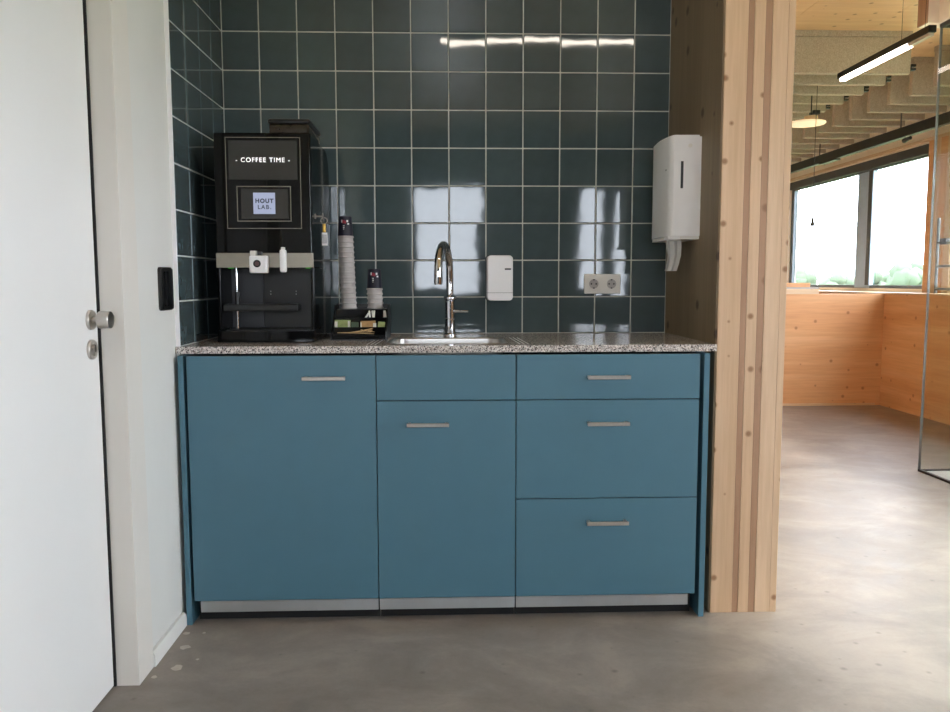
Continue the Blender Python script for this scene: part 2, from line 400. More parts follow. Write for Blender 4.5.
# --- far room: low timber partition, parapet, window walls
PX = 4.76; WX = 5.05
boxo('wall_partition', (W+TH, PX, 3.82, 3.92, 0, 1.0), 'clt_wallx', kind='structure')
boxo('baseboard_partition', (W+TH+.001, PX-.05, 3.805, 3.82, 0, .02), 'pale_wood', kind='structure')
boxo('wall_parapet', (PX, 5.15, -5.8, 7.0, 0, 1.0), 'clt_wally', kind='structure')
boxo('trim_2', (PX-.004, WX-.01, -5.8, 7.0, 1.0, 1.012), 'pale_wood_y', kind='structure')
ZB, ZTOP = 1.045, 2.30
cols = [(-5.7, 3.33), (3.69, 6.54)]
obj('wall_far_right', wall_holes(0, WX, 5.15, -5.8, 7.0, 1.0, CE, [(a, b_, ZB, ZTOP) for a, b_ in cols]), 'beige_panel', kind='structure', origin=(WX, 0, 1.0))
tr3 = thing('trim_3', (WX-.015, 3.51, 1.012), kind='structure')
for k in range(4):
    boxo('board', (WX-.03-.004*(k % 2), WX, 3.335+.0875*k, 3.4215+.0875*k, 1.012, 2.315), ('column_wood', 'clt_wally')[k % 2], tr3, bev=.002, seg=1)
boxo('trim_4', (WX-.03, WX+.0, -5.8, 7.0, 2.318, 2.345), 'pale_wood_y', kind='structure')
def win_right(n, y0, y1, mull, z0=ZB, z1=ZTOP):
    t = thing('window_%d' % n, (WX+.1, (y0+y1)/2, z0), kind='structure')
    f = .055
    bm = bmesh.new()
    box(bm, WX+.02, WX+.06, y0, y0+f, z0, z1); box(bm, WX+.02, WX+.06, y1-f*1.4, y1, z0, z1)
    box(bm, WX+.02, WX+.06, y0+f, y1-f*1.4, z0, z0+.03); box(bm, WX+.02, WX+.06, y0+f, y1-f*1.4, z1-.10, z1)
    obj('frame', bm, 'win_frame', t)
    boxo('blind_box', (WX-.01, WX+.019, y0, y1, z1-.085, z1), 'win_dark', t)
    ys = [y0+f]
    for a, b_ in mull:
        mo = boxo('mullion', (WX+.015, WX+.058, a, b_, z0+.002, z1-.1), 'mullion', t, bev=.003)
        boxo('mullion_cap', (WX+.008, WX+.015, a, a+min(.07, (b_-a)/3), z0+.03, z1-.1), 'win_dark', mo)
        ys += [a, b_]
    ys.append(y1-f*1.4)
    for a, b_ in zip(ys[::2], ys[1::2]): boxo('pane', (WX+.045, WX+.053, a, b_, z0+.03, z1-.1), 'pane', t)
    portal((WX+.11, (y0+y1)/2, (z0+z1)/2), y1-y0, z1-z0, (-1, 0, 0)) if True else None
win_right(1, 3.69, 6.54, [(4.66, 4.95)])
win_right(2, -5.7, 3.33, [(-4.3, -4.25), (-2.9, -2.85), (-1.5, -1.45), (-.1, -.05), (1.3, 1.35), (2.7, 2.75)])
boxo('wall_far', (W+TH, 5.3, 6.9, 7.1, 0, CE), 'beige_panel', kind='structure')
# --- wall behind the camera, with windows that the glazed tiles mirror
rw = [(.47, 1.27), (2.34, 2.66), (2.74, 2.95)]
obj('wall_rear', wall_holes(1, -6.1, -5.8, -.3, 5.3, 0, CE, [(a, b_, .94, 2.19) for a, b_ in rw]), 'rear_grey', kind='structure', origin=(2.5, -5.95, 0))
for n, (a, b_) in enumerate(rw):
    t = thing('window_%d' % (n+3), ((a+b_)/2, -5.9, .94), kind='structure'); f = .04
    bm = bmesh.new()
    box(bm, a, a+f, -5.95, -5.88, .94, 2.19); box(bm, b_-f, b_, -5.95, -5.88, .94, 2.19)
    box(bm, a+f, b_-f, -5.95, -5.88, .94, .98); box(bm, a+f, b_-f, -5.95, -5.88, 2.15, 2.19)
    obj('frame', bm, 'win_frame', t); boxo('pane', (a+f, b_-f, -5.92, -5.91, .98, 2.15), 'pane', t)
    portal(((a+b_)/2, -5.97, 1.565), b_-a, 1.25, (0, 1, 0))
# --- glass room corner
gx, gy = 3.633, 1.342
wg = thing('wall_glass', (gx, gy, 0), kind='structure')
boxo('glass_pane', (gx, gx+.012, -1.6, gy, .012, 2.53), 'glass_wall', wg)
boxo('glass_pane', (gx+.013, PX-.002, gy-.012, gy, .012, 2.53), 'glass_wall', wg)
boxo('glass_edge', (gx-.001, gx+.013, gy, gy+.004, .0, 2.53), 'glass_edge', wg)
boxo('floor_channel', (gx-.002, gx+.016, -1.6, gy, 0, .012), 'black_metal', wg)
boxo('floor_channel', (gx+.016, PX-.002, gy-.016, gy+.002, 0, .012), 'black_metal', wg)
boxo('head_channel', (gx-.004, gx+.018, -1.6, gy+.004, 2.53, 2.55), 'black_metal', wg)
boxo('head_channel', (gx+.018, PX-.002, gy-.018, gy+.004, 2.53, 2.55), 'black_metal', wg)
boxo('header', (gx-.02, gx+.1, -1.6, gy-.01, 2.55, CE), 'beige_panel', wg)
boxo('header', (3.552, PX-.002, gy-.01, gy+.08, 2.552, CE), 'beige_panel', wg)
boxo('header_edge', (3.544, 3.552, gy-.01, gy+.08, 2.552, CE), 'clt_dark', wg)
boxo('floor_covering', (gx+.02, PX-.002, -1.6, gy-.02, 0, .004), 'carpet', floor)
for px, py, r in ((.045, -.80, .018), (.067, -.93, .017), (.02, -.985, .009), (.02, -.70, .012), (.075, -.70, .006), (.11, -.88, .005)):
    bm = bmesh.new(); ring = [(px+r*(.6+.7*random.random())*math.cos(2*PI*k/9)*.9, py+r*(.6+.6*random.random())*math.sin(2*PI*k/9)) for k in range(9)]
    obj('paint_spot', prism(bm, ring, 0, .0008, 2), 'paint_spot', floor)

# ================================================================== KITCHEN UNIT
YF = -.6415; ZD0, ZD1 = .080, .885
def bar_handle(parent, xa, xb, z, y=YF):
    h = obj('handle', box(bmesh.new(), xa, xb, y-.034, y-.026, z-.006, z+.006, bev=.0012, seg=1), 'steel', parent)
    for px in (xa+.008, xb-.008): boxo('handle_post', (px-.005, px+.005, y-.026, y, z-.004, z+.004), 'steel', h)
def front(name, parent, xa, xb, za, zb, hd=None):
    o = boxo(name, (xa+.0015, xb-.0015, YF, YF+.019, za+.0015, zb-.0015), 'teal', parent, bev=.0012, seg=2)
    if hd: bar_handle(o, *hd)
    return o
XA, XB, XC, XD = .028, .629, 1.079, 1.679
def carcass(parent, xa, xb, z0=.085, ztop=.8835):
    bm = bmesh.new(); y0, y1 = YF+.021, -.02
    box(bm, xa+.001, xa+.017, y0, y1, z0, ztop); box(bm, xb-.017, xb-.001, y0, y1, z0, ztop)
    box(bm, xa+.017, xb-.017, y0, y1, z0, z0+.016); box(bm, xa+.017, xb-.017, y1-.008, y1, z0+.016, ztop)
    obj('carcass', bm, 'carcass', parent)
def kick(parent, xa, xb, dx0=0, dx1=0):
    boxo('kick_plate', (xa+.002+dx0, xb-.002-dx1, YF+.006, YF+.012, .041, .0785), 'aluminium', parent, bev=.001, seg=1)
    boxo('plinth', (xa+.002, xb-.002, YF+.05, YF+.062, 0, .085), 'black_void', parent)
t = thing('dishwasher_cabinet', ((XA+XB)/2, YF, 0), 'wide teal cabinet with one full-height door, under the coffee machine', 'cabinet', 'teal base cabinets')
carcass(t, XA, XB); kick(t, XA, XB, .018); front('door', t, XA, XB, ZD0, ZD1, (.398, .534, .8135))
t = thing('sink_cabinet', ((XB+XC)/2, YF, 0), 'narrow teal cabinet below the sink, blank panel above a door', 'cabinet', 'teal base cabinets')
carcass(t, XB, XC); kick(t, XB, XC); front('door', t, XB, XC, ZD0, .737, (.727, .862, .662)); front('blank_panel', t, XB, XC, .737, ZD1)
t = thing('drawer_cabinet', ((XC+XD)/2, YF, 0), 'teal cabinet with one shallow and two deep drawers', 'cabinet', 'teal base cabinets')
carcass(t, XC, XD); kick(t, XC, XD, 0, .02)
front('drawer', t, XC, XD, .737, ZD1, (1.307, 1.445, .812)); front('drawer', t, XC, XD, .410, .737, (1.308, 1.444, .661)); front('drawer', t, XC, XD, ZD0, .410, (1.309, 1.446, .333))
boxo('end_panel', (.002, .0195, YF+.002, -.02, 0, .885), 'teal', label='narrow teal end panel between the white wall and the wide cabinet', cat='panel', bev=.001, seg=1)
boxo('end_panel', (1.692, 1.7105, YF+.002, -.02, 0, .885), 'teal', label='narrow teal end panel between the drawers and the timber post', cat='panel', bev=.001, seg=1)

# worktop with a rounded cut-out
SX0, SX1, SY0, SY1 = .668, 1.052, -.535, -.262
def loop_pair():
    inner = rrect(SX0, SX1, SY0, SY1, .045, 6)
    ox0, ox1, oy0, oy1 = -.0105, W+.004, -.6135, -.001
    cx, cy = (SX0+SX1)/2, (SY0+SY1)/2
    outer = []
    for (px, py) in inner:
        dx, dy = px-cx, py-cy
        s = min(((ox1-cx)/dx if dx > 0 else (ox0-cx)/dx) if abs(dx) > 1e-9 else 1e9, ((oy1-cy)/dy if dy > 0 else (oy0-cy)/dy) if abs(dy) > 1e-9 else 1e9)
        outer.append([cx+dx*s, cy+dy*s])
    for c in ((ox1, oy1), (ox0, oy1), (ox0, oy0), (ox1, oy0)):
        j = min(range(len(outer)), key=lambda i: (outer[i][0]-c[0])**2+(outer[i][1]-c[1])**2); outer[j] = list(c)
    return inner, outer
inner, outer = loop_pair(); n = len(inner); bm = bmesh.new(); zt, zb_ = ZC, ZC-.0225
it = [bm.verts.new((*p, zt)) for p in inner]; ib = [bm.verts.new((*p, zb_)) for p in inner]
ot = [bm.verts.new((*p, zt)) for p in outer]; ob = [bm.verts.new((*p, zb_)) for p in outer]
for i in range(n):
    j = (i+1) % n
    for q in ((it[i], it[j], ot[j], ot[i]), (ib[j], ib[i], ob[i], ob[j]), (ot[i], ot[j], ob[j], ob[i]), (it[j], it[i], ib[i], ib[j])): bm.faces.new(q)
wt = obj('worktop', bm, 'granite', label='speckled grey granite worktop over the teal cabinets', cat='worktop')
for k in range(3):
    for xa, s in ((SX0-.035-.014*k, -1), (SX1+.035+.014*k, 1)):
        obj('drainer_groove', tube(bmesh.new(), [(xa, -.26, ZC-.0005), (xa+s*.012, -.56, ZC-.0005)], .002, 8), 'steel', wt)
# shim strip under the worktop
# basin
sk_ = thing('sink', ((SX0+SX1)/2, (SY0+SY1)/2, .74), 'stainless steel sink basin set into the granite worktop', 'sink')
bm = bmesh.new()
RR = lambda d, r, z: [bm.verts.new((*p, z)) for p in rrect(SX0-d, SX1+d, SY0-d, SY1+d, r, 6)]
LP = [RR(.011, .055, ZC+.0002), RR(.010, .054, ZC+.0014), RR(.0, .046, ZC+.0014), RR(-.004, .043, ZC-.003), RR(-.009, .04, .775), RR(-.03, .03, .748)]
for A, B in zip(LP, LP[1:]):
    for i in range(len(A)): bm.faces.new((A[i], A[(i+1) % len(A)], B[(i+1) % len(A)], B[i]))
bm.faces.new(LP[-1])
obj('basin', bm, 'steel', sk_)
obj('drain', lathe(bmesh.new(), [(.042, 0), (.042, .003), (.03, .0045), (.012, .006)], ((SX0+SX1)/2, -.4, .745), 2, 28), 'chrome', sk_)
bm = BX(.84, .882, SY1-.012, SY1-.008, .872, .892, bev=.003)
obj('overflow', bm, 'black_satin', sk_)

# faucet
fx, fy = .869, -.125
ft = thing('faucet', (fx, fy, ZC), 'chrome swan-neck kitchen faucet behind the sink', 'faucet')
obj('body', lathe(bmesh.new(), [(.026, 0), (.026, .006), (.02, .01), (.02, .06), (.0187, .062), (.0187, .066), (.02, .068), (.02, .132), (.0165, .134), (.024, .138), (.025, .143), (.024, .148), (.0135, .156)], (fx, fy, ZC), 2, 28), 'chrome', ft)
dx, dy = -.043, -.2
pts = [(fx, fy, ZC+.15), (fx, fy, 1.10), (fx, fy, 1.15)]
for k in range(1, 17):
    a = PI*k/16; u_ = (1-math.cos(a))/2
    pts.append((fx+dx*u_, fy+dy*u_, 1.15+.103*math.sin(a)))
pts += [(fx+dx, fy+dy, 1.14), (fx+dx, fy+dy, 1.128)]
sp_ = obj('spout', tube(bmesh.new(), pts, .0135, 18), 'chrome', ft)
obj('spray_head', lathe(bmesh.new(), [(.0135, .0), (.0142, .004), (.0142, .032), (.0125, .034)], (fx+dx, fy+dy, 1.108), 2, 22), 'chrome', ft)
lv = obj('lever', tube(bmesh.new(), [(fx+.012, fy-.004, 1.005), (fx+.03, fy-.012, 1.006), (fx+.07, fy-.02, 1.005)], [.008, .0055, .0042], 12), 'chrome', ft)

# ================================================================== COFFEE MACHINE
mx0, mx1, my, mz1 = .0845, .405, -.455, 1.613
cm = thing('coffee_machine', ((mx0+mx1)/2, -.25, ZC), 'tall black coffee machine with display on the granite worktop', 'coffee machine')
boxo('housing', (mx0, mx1, my, -.285, 1.167, mz1), 'black_gloss', cm, bev=.004)
# rear housing with a rounded upper back corner (profile in YZ)
pr = [(-.284, ZC+.012), (-.284, mz1-.004)]
for k in range(8): a = PI/2*k/7; pr.append((-.115+.09*math.sin(a), mz1-.094+.09*math.cos(a)))
pr += [(-.025, ZC+.012)]
obj('rear_housing', prism(bmesh.new(), pr, mx0+.004, mx1-.003, 0), 'black_gloss', cm)
boxo('side_wall', (mx0-.001, mx0+.010, my, -.285, .956, 1.1665), 'black_gloss', cm, bev=.002)
boxo('side_wall', (mx1-.009, mx1+.005, my, -.285, .956, 1.1665), 'black_gloss', cm, bev=.002)
boxo('recess_back', (mx0+.0105, mx1-.0095, -.31, -.285, .956, 1.1665), 'black_satin', cm)
boxo('side_glass', (mx0+.0105, .205, -.318, -.3105, .958, 1.165), 'grey_plastic', cm)
bm = bmesh.new(); q = [(mx0-.004, -.3), (mx0-.004, my+.004)]
for k in range(9): t_ = k/8; q.append((mx0-.004+t_*(mx1-mx0+.004), my-.004-.014*math.sin(PI*t_)**.7))
q += [(mx1, -.3)]
dt = obj('drip_tray', prism(bm, q, ZC+.0035, .9525, 2), 'black_gloss', cm)
boxo('drip_grid', (mx0+.02, mx1-.02, my+.012, -.318, .9525, .9555), 'black_satin', cm)
for px in (mx0+.03, mx1-.03):
    for py in (my+.03, -.06): obj('foot', lathe(bmesh.new(), [(.014, .0004), (.014, .013)], (px, py, ZC), 2, 14), 'black_satin', cm)
boxo('metal_band', (mx0-.001, mx1+.003, my-.009, my-.0005, 1.166, 1.2155), 'silver_band', cm, bev=.0012, seg=1)
fp = boxo('front_glass', (mx0+.003, mx1-.003, my-.006, my-.0005, 1.217, mz1-.004), 'black_glass', cm, bev=.0015, seg=1)
def frame_line(parent, x0, x1, z0, z1, wd, y, mat='gold_line', name='frame_line'):
    bm = bmesh.new()
    box(bm, x0, x1, y, y+.001, z0, z0+wd); box(bm, x0, x1, y, y+.001, z1-wd, z1)
    box(bm, x0, x0+wd, y, y+.001, z0+wd, z1-wd); box(bm, x1-wd, x1, y, y+.001, z0+wd, z1-wd)
    return obj(name, bm, mat, parent)
yp = my-.0068
frame_line(fp, .124, .372, 1.296, 1.597, .0022, yp)
boxo('upper_display', (.134, .361, yp, my-.006, 1.458, 1.586), 'panel_grey', fp)
frame_line(fp, .158, .338, 1.320, 1.437, .003, yp)
boxo('touch_screen', (.172, .329, yp, my-.006, 1.329, 1.428), 'panel_grey', fp)
boxo('logo_square', (.2125, .285, yp-.0006, yp, 1.345, 1.415), 'logo_square', fp)
text_mesh('lettering', '- COFFEE TIME -', .0212, (.2472, yp-.0004, 1.5218), 'text_white', fp, offset=0, spacing=1.2)
text_mesh('lettering', 'HOUT', .019, (.2492, yp-.001, 1.3875), 'logo_dark', fp, ext=.0003, offset=.0009, spacing=1.2)
text_mesh('lettering', 'LAB.', .019, (.2492, yp-.001, 1.367), 'logo_dark', fp, ext=.0003, offset=.0004, spacing=1.3)
# nozzles
nz = boxo('nozzle', (.2, .26, my-.038, my-.009, 1.147, 1.206), 'white_plastic', cm, bev=.005)
boxo('nozzle_top', (.203, .222, my-.034, my-.009, 1.206, 1.222), 'cream_plastic', nz, bev=.002)
boxo('nozzle_cap', (.226, .24, my-.03, my-.009, 1.2055, 1.219), 'grey_plastic', nz, bev=.002)
obj('round_badge', lathe(bmesh.new(), [(.0125, -.0015), (.0125, 0)], (.2265, my-.038, 1.179), 1, 28), 'black_satin', nz)
obj('badge_mark', lathe(bmesh.new(), [(.0075, -.0004), (.0075, 0)], (.2265, my-.0395, 1.179), 1, 24), 'badge_red', nz)
nz2 = boxo('nozzle', (.300, .3205, my-.034, my-.009, 1.150, 1.226), 'white_plastic', cm, bev=.005)
boxo('nozzle_cap', (.304, .3165, my-.03, my-.012, 1.226, 1.234), 'cream_plastic', nz2, bev=.002)
rod = obj('cup_stand_rod', tube(bmesh.new(), [(.1405, my+.03, .958), (.1405, my+.03, 1.1665)], .0042, 14), 'chrome', cm)
obj('rod_sleeve', tube(bmesh.new(), [(.1405, my+.03, 1.02), (.1405, my+.03, 1.085)], .008, 14), 'black_satin', rod)
boxo('cup_shelf', (mx0+.012, .35, my+.012, my+.062, 1.019, 1.043), 'black_satin', cm, bev=.003)
for px in (.128, .388): boxo('status_light', (px-.008, px+.008, my+.004, my+.014, 1.1635, 1.1668), 'green_led', cm)
for px in (.23, .32):
    for pz in (1.075, 1.085): obj('indicator', lathe(bmesh.new(), [(.0018, -.001), (.0018, .0)], (px, -.31, pz), 1, 10), 'cream_plastic', cm)
hp = boxo('bean_hopper', (.262, .396, -.425, -.19, mz1, 1.647), 'smoke', cm, bev=.006)
boxo('hopper_lid', (.258, .400, -.430, -.185, 1.6475, 1.664), 'black_satin', hp, bev=.007)
# key with fob, stuck in the side lock
ky = thing('key', (mx1+.0245, -.39, 1.245), 'key in the side lock of the coffee machine, brass fob and white tag', 'key')
lathe_bm = lathe(bmesh.new(), [(.009, 0), (.009, .004)], (mx1-.001, -.39, 1.343), 0, 18); obj('key_shaft', tube(lathe_bm, [(mx1+.002, -.39, 1.343), (mx1+.026, -.39, 1.343)], .003, 10), 'steel', ky)
bm = bmesh.new(); prism(bm, [(-.39+.012*math.cos(2*PI*k/16), 1.343+.012*math.sin(2*PI*k/16)) for k in range(16)], mx1+.026, mx1+.0285, 0); obj('key_head', bm, 'steel', ky)
bm = bmesh.new(); tube(bm, [(mx1+.0305+.011*math.sin(2*PI*k/20), -.39, 1.328+.011*math.cos(2*PI*k/20)) for k in range(21)], .0015, 8); obj('key_ring', bm, 'steel', ky)
bm = BX(mx1+.025, mx1+.036, -.393, -.387, 1.288, 1.318, bev=.002); obj('brass_clip', bm, 'brass', ky)
tg = boxo('tag', (mx1+.022, mx1+.041, -.392, -.388, 1.243, 1.288), 'white_plastic', ky, bev=.001)
for k in range(4): boxo('tag_print', (mx1+.0245+.004*k, mx1+.0265+.004*k, -.3926, -.392, 1.250, 1.281), 'logo_dark', tg)

# ================================================================== CUP AND STIRRER ORGANISER
ox0, ox1 = .448, .644
og = thing('organizer', ((ox0+ox1)/2, -.26, ZC), 'black tiered organizer beside the coffee machine', 'organizer')
prof = [(-.37, ZC), (-.155, ZC), (-.155, 1.035), (-.26, 1.035), (-.30, .985), (-.335, .955), (-.37, .940)]
for xa in (ox0, ox1-.004): obj('side_panel', prism(bmesh.new(), prof, xa, xa+.004, 0), 'black_satin', og)
boxo('base', (ox0+.004, ox1-.004, -.37, -.155, ZC, ZC+.004), 'black_satin', og)
boxo('back_panel', (ox0+.004, ox1-.004, -.159, -.155, ZC+.004, 1.035), 'black_satin', og)
for y, zt_, zl in ((-.37, .9345, ZC+.004), (-.335, .957, ZC+.004), (-.295, .990, ZC+.004), (-.262, 1.018, ZC+.004)):
    boxo('tier_front', (ox0+.004, ox1-.004, y, y+.004, zl, zt_), 'black_gloss', og)
for y0, y1, z_ in ((-.366, -.335, .928), (-.331, -.295, .948), (-.291, -.262, .975), (-.258, -.159, 1.018)):
    boxo('tier_shelf', (ox0+.004, ox1-.004, y0, y1, z_-.004, z_), 'black_satin', og)
NTH = 'first second third fourth fifth sixth seventh eighth ninth tenth eleventh twelfth thirteenth fourteenth'.split()
CUPG = 'upturned paper cups stacked on the organizer'
def cup_mesh(full):
    bm = bmesh.new(); r = .0292
    # upturned: rim at z=0, base at z=.078
    lathe(bm, [(.0222, .0725), (r-.0017, .001), (r-.0006, .0), (r+.0012, .003), (r+.0004, .0062), (r-.0016, .0075), (r-.0028, .028), (.0238, .074), (.0232, .077), (.0212, .078), (.0205, .0745)], (0, 0, 0), 2, 28)
    return bm
def cup(cx, cy, z, label, top):
    e = thing('paper_cup', (cx, cy, z), label, 'cup', CUPG)
    bm = cup_mesh(True); finish(bm); me = bpy.data.meshes.new('cup_body')
    for f in bm.faces:
        zc_ = f.calc_center_median().z
        f.material_index = 1 if (zc_ < .0076 or not top and zc_ < .02) else 0
    bm.to_mesh(me); bm.free(); me.materials.append(MT['cup_navy']); me.materials.append(MT['cup_white'])
    o = bpy.data.objects.new('cup_body', me); COL.objects.link(o); o.parent = e; o['_o'] = e['_o']
    if top:
        for mat_, px, pz, sx, sz in (('cup_red', -.004, .058, .005, .006), ('print_white', -.010, .060, .0022, .005), ('print_white', .010, .060, .003, .004), ('print_white', .013, .05, .003, .003),
                                     ('cup_red', .003, .056, .003, .005), ('print_white', -.003, .043, .003, .002), ('print_white', -.003, .036, .0025, .0025), ('print_white', -.0035, .030, .0015, .0015)):
            r = .0292-.0012-(.0044)*(pz-.0055)/.0685+.0002
            bm = bmesh.new(); vs = []
            for k in range(5):
                xx = px-sx+2*sx*k/4
                for zz, dr_ in ((pz-sz, sz*.064), (pz+sz, -sz*.064)):
                    rr_ = r+dr_; vs.append(bm.verts.new((cx+xx, cy-math.sqrt(max(1e-6, rr_**2-xx**2)), z+zz)))
            for k in range(4): bm.faces.new((vs[2*k], vs[2*k+2], vs[2*k+3], vs[2*k+1]))
            obj('print_mark', bm, mat_, o)
def stack(x_bot, x_top, cy, z0, n, step, nm):
    for i in range(n):
        f = i/max(1, n-1)
        cup(x_bot+(x_top-x_bot)*f, cy, z0+step*i, ('navy paper cup on top of the %s stack' % nm if i == n-1 else 'grey-rimmed paper cup, %s below the navy one in the %s stack' % (NTH[n-2-i], nm)), i == n-1)
stack(.494, .4855, -.205, 1.0185, 15, .0186, 'tall')
stack(.592, .5895, -.205, 1.0185, 5, .0172, 'short')
# tea sachets, stirrers, sugar sticks
def slab(name, c, sx, sy, sz, rx, rz, mat, label, cat, group=None):
    bm = BX(-sx/2, sx/2, -sy/2, sy/2, -sz/2, sz/2, bev=min(sy, sz)*.2, seg=1)
    bmesh.ops.transform(bm, matrix=Matrix.Translation(c) @ Matrix.Rotation(rz, 4, 'Y') @ Matrix.Rotation(rx, 4, 'X'), verts=bm.verts)
    return obj(name, bm, mat, label=label, cat=cat, group=group)
s1 = slab('tea_sachet', (.483, -.315, .9665), .058, .008, .032, -.35, .02, 'sachet_green', 'green and white tea sachet at the machine end of the organizer tier', 'sachet', 'tea sachets')
boxo('white_band', (.456, .466, -.3235, -.3195, .955, .977), 'sachet_white', s1); boxo('white_band', (.503, .511, -.3235, -.3195, .957, .979), 'sachet_white', s1)
slab('tea_sachet', (.527, -.315, .962), .026, .008, .025, -.35, 0, 'leaf', 'dark green tea sachet in the middle of the organizer tier', 'sachet', 'tea sachets')
s2 = slab('tea_sachet', (.574, -.315, .9645), .054, .008, .029, -.35, -.02, 'sachet_tan', 'tan tea sachet with white ends in the organizer tier', 'sachet', 'tea sachets')
boxo('white_band', (.548, .552, -.3235, -.3195, .955, .974), 'sachet_white', s2); boxo('white_band', (.593, .604, -.3235, -.3195, .957, .971), 'sachet_white', s2)
slab('tea_sachet', (.622, -.315, .962), .026, .008, .026, -.35, .1, 'sachet_green', 'small green tea sachet at the sink end of the organizer tier', 'sachet', 'tea sachets')
for k, (xc, z_, a_, ln) in enumerate(((.535, .9365, .03, .13), (.53, .9395, -.02, .12), (.548, .942, -.10, .09), (.552, .9445, -.15, .08), (.56, .946, -.20, .07), (.575, .9435, .16, .05))):
    slab('stirrer', (xc, -.3625+.004*k, z_+.001), ln, .0055, .0016, 0, a_, 'stir_wood', 'flat birch stirrer lying in the lowest organizer tray', 'stirrer', 'wooden stirrers')
for k, (xc, a_) in enumerate(((.567, .6), (.577, -.1), (.588, -.12), (.592, .1), (.629, .02), (.634, -.12))):
    slab('sugar_stick', (xc, -.277+.001*k, .995), .0065, .004, .038, -.1, a_, 'sachet_white', 'white paper sugar stick standing in the organizer beneath the cup stacks', 'sachet', 'sugar sticks')

# ================================================================== WALL FITTINGS
# soap dispenser
sdp = thing('soap_dispenser', (1.0635, 0, 1.044), 'white soap dispenser on the tiles beside the faucet', 'dispenser')
def rprism(x0, x1, z0, z1, r, y0, y1, bev):
    bm = bmesh.new(); rings = []
    for d, yy in ([(0, y1), (0, y0+bev), (bev*.08, y0+bev*.6), (bev*.3, y0+bev*.28), (bev*.62, y0+bev*.07), (bev, y0)] if bev else [(0, y1), (0, y0)]):
        rings.append([bm.verts.new((px, yy, pz)) for px, pz in rrect(x0+d, x1-d, z0+d, z1-d, max(.002, r-d), 6)])
    for A, B in zip(rings, rings[1:]):
        for i in range(len(A)): bm.faces.new((A[i], A[(i+1) % len(A)], B[(i+1) % len(A)], B[i]))
    bm.faces.new(rings[0]); bm.faces.new(rings[-1][::-1]); return bm
obj('cover', rprism(1.0135, 1.114, 1.044, 1.219, .015, -.092, -.012, .007), 'white_plastic', sdp, ang=50)
obj('push_bar', rprism(1.0155, 1.112, 1.046, 1.0735, .011, -.0945, -.088, .002), 'white_plastic', sdp, ang=50)
boxo('seam', (1.0133, 1.1142, -.0922, -.03, 1.0740, 1.0752), 'grey_plastic', sdp)
obj('back_plate', rprism(1.010, 1.118, 1.041, 1.223, .016, -.0118, -.0002, 0), 'grey_plastic', sdp)
boxo('brand_mark', (1.082, 1.106, -.0926, -.0919, 1.163, 1.169), 'logo_dark', sdp)
# double socket
so = thing('wall_socket', (1.479, 0, 1.069), 'double white power socket on the teal tiles', 'socket')
boxo('frame', (1.406, 1.552, -.009, -.0002, 1.069, 1.147), 'cream_plastic', so, bev=.003)
for cx_ in (1.4435, 1.5145):
    ins = boxo('insert', (cx_-.0275, cx_+.0275, -.0115, -.0092, 1.0805, 1.1355), 'cream_plastic', so, bev=.001, seg=1)
    bm = bmesh.new(); n = 28
    lathe(bm, [(.0215, -.0005), (.0215, -.0035), (.019, -.0035), (.019, -.0005), (.0215, -.0005)], (cx_, -.0112, 1.108), 1, n, caps=False)
    obj('socket_ring', bm, 'cream_plastic', ins)
    obj('socket_well', lathe(bmesh.new(), [(.0188, -.0006), (.0188, 0)], (cx_, -.0116, 1.108), 1, n), 'cup_white', ins)
    for sx in (-.0095, .0095): obj('pin_hole', lathe(bmesh.new(), [(.0032, -.0006), (.0032, 0)], (cx_+sx, -.0123, 1.108), 1, 14), 'black_void', ins)
    for sz in (-.0165, .0165): boxo('earth_clip', (cx_-.003, cx_+.003, -.0148, -.0122, 1.108+sz-.0025, 1.108+sz+.0025), 'grey_plastic', ins)
# towel dispenser on the timber wall
td = thing('towel_dispenser', (W, -.29, 1.264), 'white paper towel dispenser on the timber niche wall', 'dispenser')
q = [(W-.0005, -.418), (1.642, -.416), (1.634, -.408)]
for k in range(1, 10): t_ = k/10; q.append((1.632-.012*math.sin(PI*t_), -.408+.245*t_))
q += [(1.645, -.155), (W-.0005, -.155)]
bm = prism(bmesh.new(), q, 1.275, 1.62, 2); bmesh.ops.recalc_face_normals(bm, faces=bm.faces)
bmesh.ops.bevel(bm, geom=list(max(bm.faces, key=lambda f: f.calc_center_median().z).edges), offset=.006, segments=3, affect='EDGES')
obj('cover', bm, 'white_plastic', td, ang=40)
q2 = [(W-.0005, -.412), (1.636, -.410), (1.636, -.165), (W-.0005, -.16)]
obj('bottom_tray', prism(bmesh.new(), q2, 1.264, 1.2745, 2), 'cream_plastic', td)
boxo('front_lip', (1.626, 1.668, -.417, -.36, 1.262, 1.274), 'white_plastic', td, bev=.002)
boxo('level_window', (1.6655, 1.6745, -.4195, -.4175, 1.438, 1.53), 'grey_plastic', td, bev=.001, seg=1)
obj('lock_button', lathe(bmesh.new(), [(.007, -.0015), (.007, 0)], (1.697, -.4175, 1.583), 1, 18), 'cream_plastic', td)
boxo('brand_mark', (1.6262, 1.6275, -.375, -.35, 1.503, 1.508), 'logo_dark', td)
bm = bmesh.new()
prof2 = [(1.642, 1.2638, .055), (1.646, 1.24, .052), (1.651, 1.21, .046), (1.648, 1.18, .042), (1.642, 1.155, .040)]
F, Bk = [], []
for i, (xa, z_, wd) in enumerate(prof2):
    F.append([bm.verts.new((xa+wd*j/4, -.335+.010*(j % 2), z_)) for j in range(5)]); Bk.append([bm.verts.new((xa+wd*j/4, -.325+.012*(j % 2), z_)) for j in range(5)])
for A in (F, Bk):
    for i in range(4):
        for j in range(4): bm.faces.new((A[i][j], A[i][j+1], A[i+1][j+1], A[i+1][j]))
